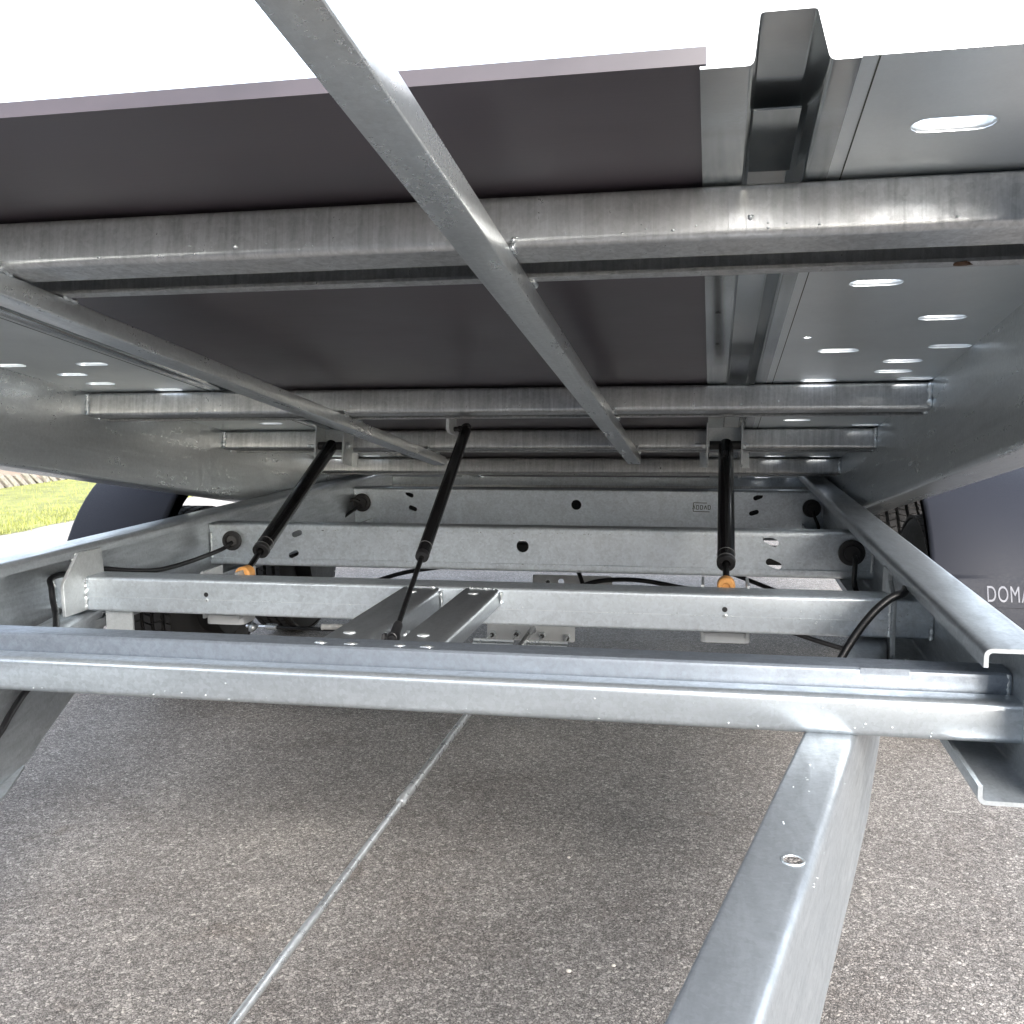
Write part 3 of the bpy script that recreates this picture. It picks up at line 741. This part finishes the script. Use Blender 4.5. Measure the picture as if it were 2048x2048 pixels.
# upper damper brackets on the third beam
for xa, xb in ((-1.203, -1.113), (-.0155, .0815)):
    bm = nb(); box(bm, (xa+.003, 2.938, .34), (xb-.003, 2.9435, .409)); b = bobj('pivot_bracket', bm, M_PLATE, smooth=False)
    for x, f in ((xa, -1), (xb, 1)):
        bm = nb(); box(bm, (x-.0025, 2.860, .293), (x+.0025, 2.944, .413)); bobj('bracket_plate', bm, M_PLATE, b, smooth=False)
        bm = nb(); box(bm, (min(x, x+f*.022), 2.935, .290), (max(x, x+f*.022), 2.9395, .335)); bobj('bracket_flange', bm, M_PLATE, b, smooth=False)
    bm = nb(); tube(bm, [(xa-.034, 2.884, .350), (xb+.018, 2.884, .350)], .0055, 10)
    bobj('pivot_bolt', bm, M_ZINC, b)
    bm = nb(); hexa(bm, (xa-.014 if xa > -.5 else xb+.004, 2.884, .350), (1, 0, 0), .0105, .010); bobj('lock_nut', bm, M_ZINC, b)
    bm = nb(); hexa(bm, (xb+.003 if xa > -.5 else xa-.011, 2.884, .350), (1, 0, 0), .0105, .008); bobj('bolt_head', bm, M_ZINC, b)
# bracket of the gas spring behind the second beam
bm = nb(); outl = [(2.325, .36), (2.325, .325), (2.338, .316), (2.385, .316), (2.395, .330), (2.395, .36)]
a = [bm.verts.new((-.640, y, z)) for y, z in outl]; b = [bm.verts.new((-.632, y, z)) for y, z in outl]
for i in range(6): bm.faces.new((a[i], a[(i+1) % 6], b[(i+1) % 6], b[i]))
bm.faces.new(a[::-1]); bm.faces.new(b); bobj('spring_bracket', bm, M_PLATE, smooth=False)

# ================================================================== struts
def W(x, s, w_): return BF@V(x, s, w_)
def damper(top, foot, split, label, r=.0205):
    d = (foot-top).normalized(); L = (foot-top).length
    root = empty('damper', foot, label, 'damper', 'black hydraulic dampers between bed and chassis')
    cyl_end = split
    bm = nb(); lathe(bm, [(-.006, r*.8), (-.002, r*.96), (.01, r), (cyl_end-.0005, r), (cyl_end, r*.97)], top, d, 36); obj('cylinder', bm, M_BLACK, root, ang=35)
    bm = nb(); lathe(bm, [(cyl_end-.028, r+.0002), (cyl_end-.0265, r+.0008), (cyl_end-.025, r+.0002)], top, d, 36); obj('crimp_ring', bm, M_RING, root)
    bm = nb(); lathe(bm, [(cyl_end-.002, r*.98), (cyl_end, r+.0012), (cyl_end+.0015, r+.0012), (cyl_end+.003, r)], top, d, 36); obj('end_ring', bm, M_RING, root)
    bm = nb(); lathe(bm, [(cyl_end+.002, r*1.02), (cyl_end+.013, r*1.02), (cyl_end+.0145, r*.96), (cyl_end+.0145, r*.5), (cyl_end+.010, r*.45), (cyl_end+.010, .001)], top, d, 36); obj('end_cap', bm, M_BLACKPL, root, ang=35)
    bm = nb(); tube(bm, [top+d*(cyl_end+.009), top+d*(L-.012)], .0075, 16); obj('piston_rod', bm, M_ROD, root)
    bm = nb(); tube(bm, [top+V(-.046, 0, 0), top+V(.046, 0, 0)], .0125, 18); obj('pivot_sleeve', bm, M_BLACKPL, root)
    # tan bushing: an eye round a cross bolt
    bm = nb(); e = foot; ey = V(e.x, e.y-.018, e.z)
    lathe(bm, [(.004, .0065), (.0, .0085), (.0, .0165), (.003, .0195), (.033, .0195), (.036, .0165), (.036, .0065)], ey, (0, 1, 0), 28)
    bu = obj('bushing', bm, M_ORANGE, root, ang=40)
    bm = nb(); tube(bm, [ey+V(0, .006, 0), ey+V(0, .04, 0)], .0062, 12); obj('cross_bolt', bm, M_BLACKPL, bu)
    return root
topR = W(.037, 2.884, .350); topL = W(-1.160, 2.884, .350)
footR = V(.032, 2.19, .578); footL = V(-1.108, 2.19, .576)
DR = damper(topR, footR, .655, 'black damper with faint print on its tube, right of the gas spring')
DL = damper(topL, footL, .640, 'plain black damper beside the left side rail, tan bushing at its foot')
# faint print on the right damper
dd = (footR-topR).normalized(); side = V(1, 0, 0); nrm = side.cross(dd).normalized()
if nrm.y > 0: nrm = -nrm
bm = nb()
for (a0, l0, l1) in [(-42, .085, .125), (-36, .080, .128), (-22, .082, .1), (-18, .08, .126), (-8, .083, .11), (4, .081, .105), (8, .08, .118)]:
    vs = []
    for a1, l in ((a0, l0), (a0+3.5, l0), (a0+3.5, l1), (a0, l1)):
        q = nrm*math.cos(R(a1))+side*math.sin(R(a1)); vs.append(bm.verts.new(topR+dd*l+q*.0208))
    bm.faces.new(vs)
obj('label_print', bm, M_PRINT, DR, smooth=False)
# slim gas spring in the middle
gt = W(-.600, 2.372, .331); gf = V(-.560, 1.668, .567)
d = (gf-gt).normalized(); L = (gf-gt).length
GS = empty('gas_spring', gf, 'slim black gas spring running from the second bed beam to the middle brace', 'gas spring')
sp = .545
bm = nb(); lathe(bm, [(.012, .007), (.016, .0135), (sp-.001, .0135), (sp, .0132)], gt, d, 30); obj('cylinder', bm, M_BLACK, GS, ang=35)
bm = nb(); lathe(bm, [(sp-.030, .0136), (sp-.029, .0141), (sp-.028, .0136)], gt, d, 30); obj('crimp_ring', bm, M_RING, GS)
bm = nb(); lathe(bm, [(sp-.001, .0136), (sp, .0142), (sp+.002, .0142), (sp+.010, .0135), (sp+.011, .005)], gt, d, 30); obj('end_cap', bm, M_BLACKPL, GS, ang=35)
bm = nb(); tube(bm, [gt+d*(sp+.009), gf-d*.03], .0052, 14); obj('piston_rod', bm, M_ROD, GS)
for c, dirn in ((gt, d), (gf, -d)):
    bm = nb(); lathe(bm, [(-.011, .006), (-.009, .0105), (.004, .0115), (.010, .009), (.034, .0088), (.040, .0075)], c, dirn, 22)
    e = obj('ball_socket', bm, M_BLACKPL, GS, ang=35)
    bm = nb(); tube(bm, [c+V(-.032, 0, -.002), c+V(.004, 0, 0)], .006, 10); hexa(bm, c+V(-.020, 0, -.0015), (1, 0, 0), .0095, .006); obj('ball_stud', bm, M_BLACKPL, e, ang=35)
    bm = nb(); tube(bm, [c+V(.010*math.cos(t*.5), -.012, .012*math.sin(t*.5)) for t in range(12)], .0012, 6); obj('clip', bm, M_BLACKPL, e)

# ================================================================== brake linkage
BK = empty('brake_linkage', (-.55, 3.05, .22), 'long zinc brake rod with equaliser bars and cable plate under the chassis', 'brake rod')
xr, zr = -.552, .262
bm = nb(); tube(bm, [(xr, 3.08, zr), (xr, 1.68, zr)], .0086, 14); lathe(bm, [(0, .0066), (.004, .0092), (.03, .0092)], (xr, 1.655, zr), (0, 1, 0), 14); obj('rod_sleeve', bm, M_RODZ, BK, ang=35)
bm = nb(); tube(bm, [(xr, 1.70, zr), (xr, .35, zr-.004)], .0064, 12); obj('brake_rod', bm, M_RODZ, BK)
def cable_plate(yp, z0, z1, x0, x1, nuts):
    bm = sheet(rrect(x1-x0, z1-z0, .006, 3, (x0+x1)/2, (z0+z1)/2), [circ(x, z, .007, 14) for x, z in nuts]+[circ(xr, zr-.003 if z0 < zr else (z0+z1)/2, .012, 16)], .006, (0, yp, 0), (1, 0, 0), (0, 0, 1))
    pl = obj('cable_plate', bm, M_CAP, BK, ang=30)
    for x, z in nuts:
        bm = nb(); hexa(bm, (x, yp-.013, z), (0, 1, 0), .013, .010); obj('lock_nut', bm, M_ZINC, pl, ang=30)
        bm = nb(); lathe(bm, [(0, .006), (.012, .0075)], (x, yp-.024, z), (0, 1, 0), 12); obj('cable_boot', bm, M_BLACKPL, pl)
    return pl
CP = cable_plate(3.02, .224, .285, -.700, -.418, [(-.682, .241), (-.603, .245), (-.521, .243), (-.441, .238)])
for x0, x1 in ((-.707, -.582), (-.547, -.418)):
    bm = nb(); prof(bm, thin([(.012, .010), (.012, 0), (0, 0), (0, -.035)], .003, .005, 3), (x0, 2.85, .256), (x1, 2.85, .256), (0, 1, 0), (0, 0, 1)); e = obj('equaliser_bar', bm, M_ZINC, BK, ang=30)
    xm = (x0+x1)/2
    for x, r in ((x0+.022, .012), (xm, .018), (x1-.022, .012)):
        bm = nb(); lathe(bm, [(0, .001), (0, r*.5), (.005, r*.95), (.010, r)], (x, 2.838, .232), (0, 1, 0), 18); obj('pivot_head', bm, M_ZINC, e, ang=35)
    for x, xp in ((x0+.02, -.682 if x0 < -.6 else -.521), (x1-.02, -.603 if x0 < -.6 else -.441)):
        bm = nb(); tube(bm, [(x, 2.855, .245), (xp, 3.0, .243)], .0032, 8); obj('brake_wire', bm, M_ZINC, e)
cable_plate(3.62, .275, .325, -.66, -.36, [(-.60, .30), (-.43, .30)])
BC = empty('brake_cable', (-1.43, 2.9, .27), 'thin brake cable with zinc end fitting beside the front left wheel', 'cable')
bm = nb(); tube(bm, [(-1.40, 2.9, .268), (-1.365, 2.9, .267)], .011, 12); tube(bm, [(-1.47, 2.9, .268), (-1.40, 2.9, .268)], .006, 8); obj('end_fitting', bm, M_ZINC, BC)
blob((-1.445, 2.89, .266), .019, BC, 'clip')
bm = nb(); tube(bm, smooth_path([(-1.37, 2.9, .267), (-1.2, 2.9, .266), (-1.05, 2.92, .267), (-.75, 2.98, .25)]), .006, 8); obj('sheath', bm, M_CABLE, BC)
bm = nb(); tube(bm, smooth_path([(-1.20, 2.87, .281), (-1.10, 2.87, .285), (-1.02, 2.87, .283)]), .009, 8, jit=.0006); obj('braided_cord', bm, M_WIRE, BC)

# ================================================================== electric cables
def cable(pts, r, label, name='cable'):
    bm = nb(); tube(bm, smooth_path(pts, 10), r, 10)
    return props(obj(name, bm, M_CABLE), label, 'cable', None)
cable([(-1.456, 2.80, .556), (-1.462, 2.785, .549), (-1.478, 2.765, .537), (-1.49, 2.605, .528), (-1.50, 2.46, .529), (-1.505, 2.326, .550), (-1.505, 2.197, .577), (-1.502, 2.06, .590),
       (-1.487, 1.985, .592), (-1.463, 1.953, .578), (-1.448, 1.935, .552), (-1.417, 1.90, .528), (-1.36, 1.82, .512), (-1.312, 1.75, .498), (-1.318, 1.725, .455), (-1.352, 1.707, .418), (-1.335, 1.635, .392), (-1.326, 1.594, .372), (-1.31, 1.5, .34), (-1.28, 1.35, .31)], .0068,
      'black cable looping from the left grommet round the gusset plate')
cable([(.405, 2.3, .60), (.395, 2.1, .618), (.372, 2.0, .627), (.348, 1.90, .629), (.320, 1.88, .620), (.289, 1.87, .593), (.254, 1.86, .545), (.226, 1.84, .495), (.212, 1.80, .44), (.23, 1.72, .40)], .0078,
      'thick black cable arching down beside the right gusset plate')
cable([(.380, 2.775, .553), (.379, 2.755, .545), (.377, 2.748, .52), (.376, 2.745, .49), (.384, 2.75, .463), (.41, 2.78, .44)], .0068,
      'black cable dropping from the round grommet of the nearer beam at right')
cable([(.394, 4.06, .525), (.398, 4.05, .505), (.412, 4.05, .470), (.418, 4.06, .44)], .0062, 'short black cable below the small rear grommet at right')
cable([(-1.50, 4.055, .545), (-1.53, 4.04, .555), (-1.565, 4.0, .53), (-1.56, 3.95, .50), (-1.58, 3.9, .47)], .008, 'black cable looped at the rear left grommet')
cable([(-1.495, 4.055, .53), (-1.515, 4.03, .515), (-1.55, 3.95, .48), (-1.57, 3.9, .46)], .007, 'second black cable hanging from the rear left grommet')
cable([(-1.35, 3.45, .27), (-1.1, 3.4, .36), (-.85, 3.4, .40), (-.7, 3.45, .43)], .008, 'black cable rising between the axles left of centre')
cable([(-.52, 3.6, .41), (-.48, 3.55, .36), (-.45, 3.5, .30)], .008, 'black cable hanging over the rear equaliser plate')
cable([(-.50, 3.4, .30), (-.40, 3.4, .345), (-.25, 3.4, .355), (-.05, 3.35, .335), (.12, 3.3, .325), (.35, 3.25, .31)], .008, 'black cable sagging between the beams right of centre')
cable([(.14, 2.95, .33), (.24, 2.9, .305), (.34, 2.85, .285), (.44, 2.8, .27)], .007, 'black cable low behind the box beam at right')
cable([(.05, 3.3, .41), (.2, 3.2, .37), (.32, 3.1, .34)], .007, 'black cable behind the right damper foot')

# loose bits
for i, (x, y) in enumerate([(-.295, 2.02), (-.235, 1.60), (-.16, 1.63)]):
    bm = nb(); bmesh.ops.create_icosphere(bm, subdivisions=2, radius=.0032+.001*(i % 2))
    for q in bm.verts: q.co = V(q.co.x*1.2, q.co.y, q.co.z*.7)*random.uniform(.9, 1.1)+V(x, y, .004)
    props(obj('pebble', bm, M_STONE), ('tiny pale pebble lying alone on the asphalt below the front beam', 'rounder tiny pale pebble of the pair, further from the drawbar arm', 'tiny pale pebble of the pair, closer to the drawbar arm')[i], 'pebble', 'pale pebbles on the asphalt')
bm = nb(); bmesh.ops.create_icosphere(bm, subdivisions=2, radius=.006)
for q in bm.verts: q.co = V(q.co.x*1.8, q.co.y*.6, q.co.z*.5)*random.uniform(.6, 1.3)+V(.272, 1.173, WB-.001)
props(obj('leaf_crumb', bm, M_LEAF, None, BF), 'brown dried leaf crumb stuck under the nearest bed beam', 'leaf')
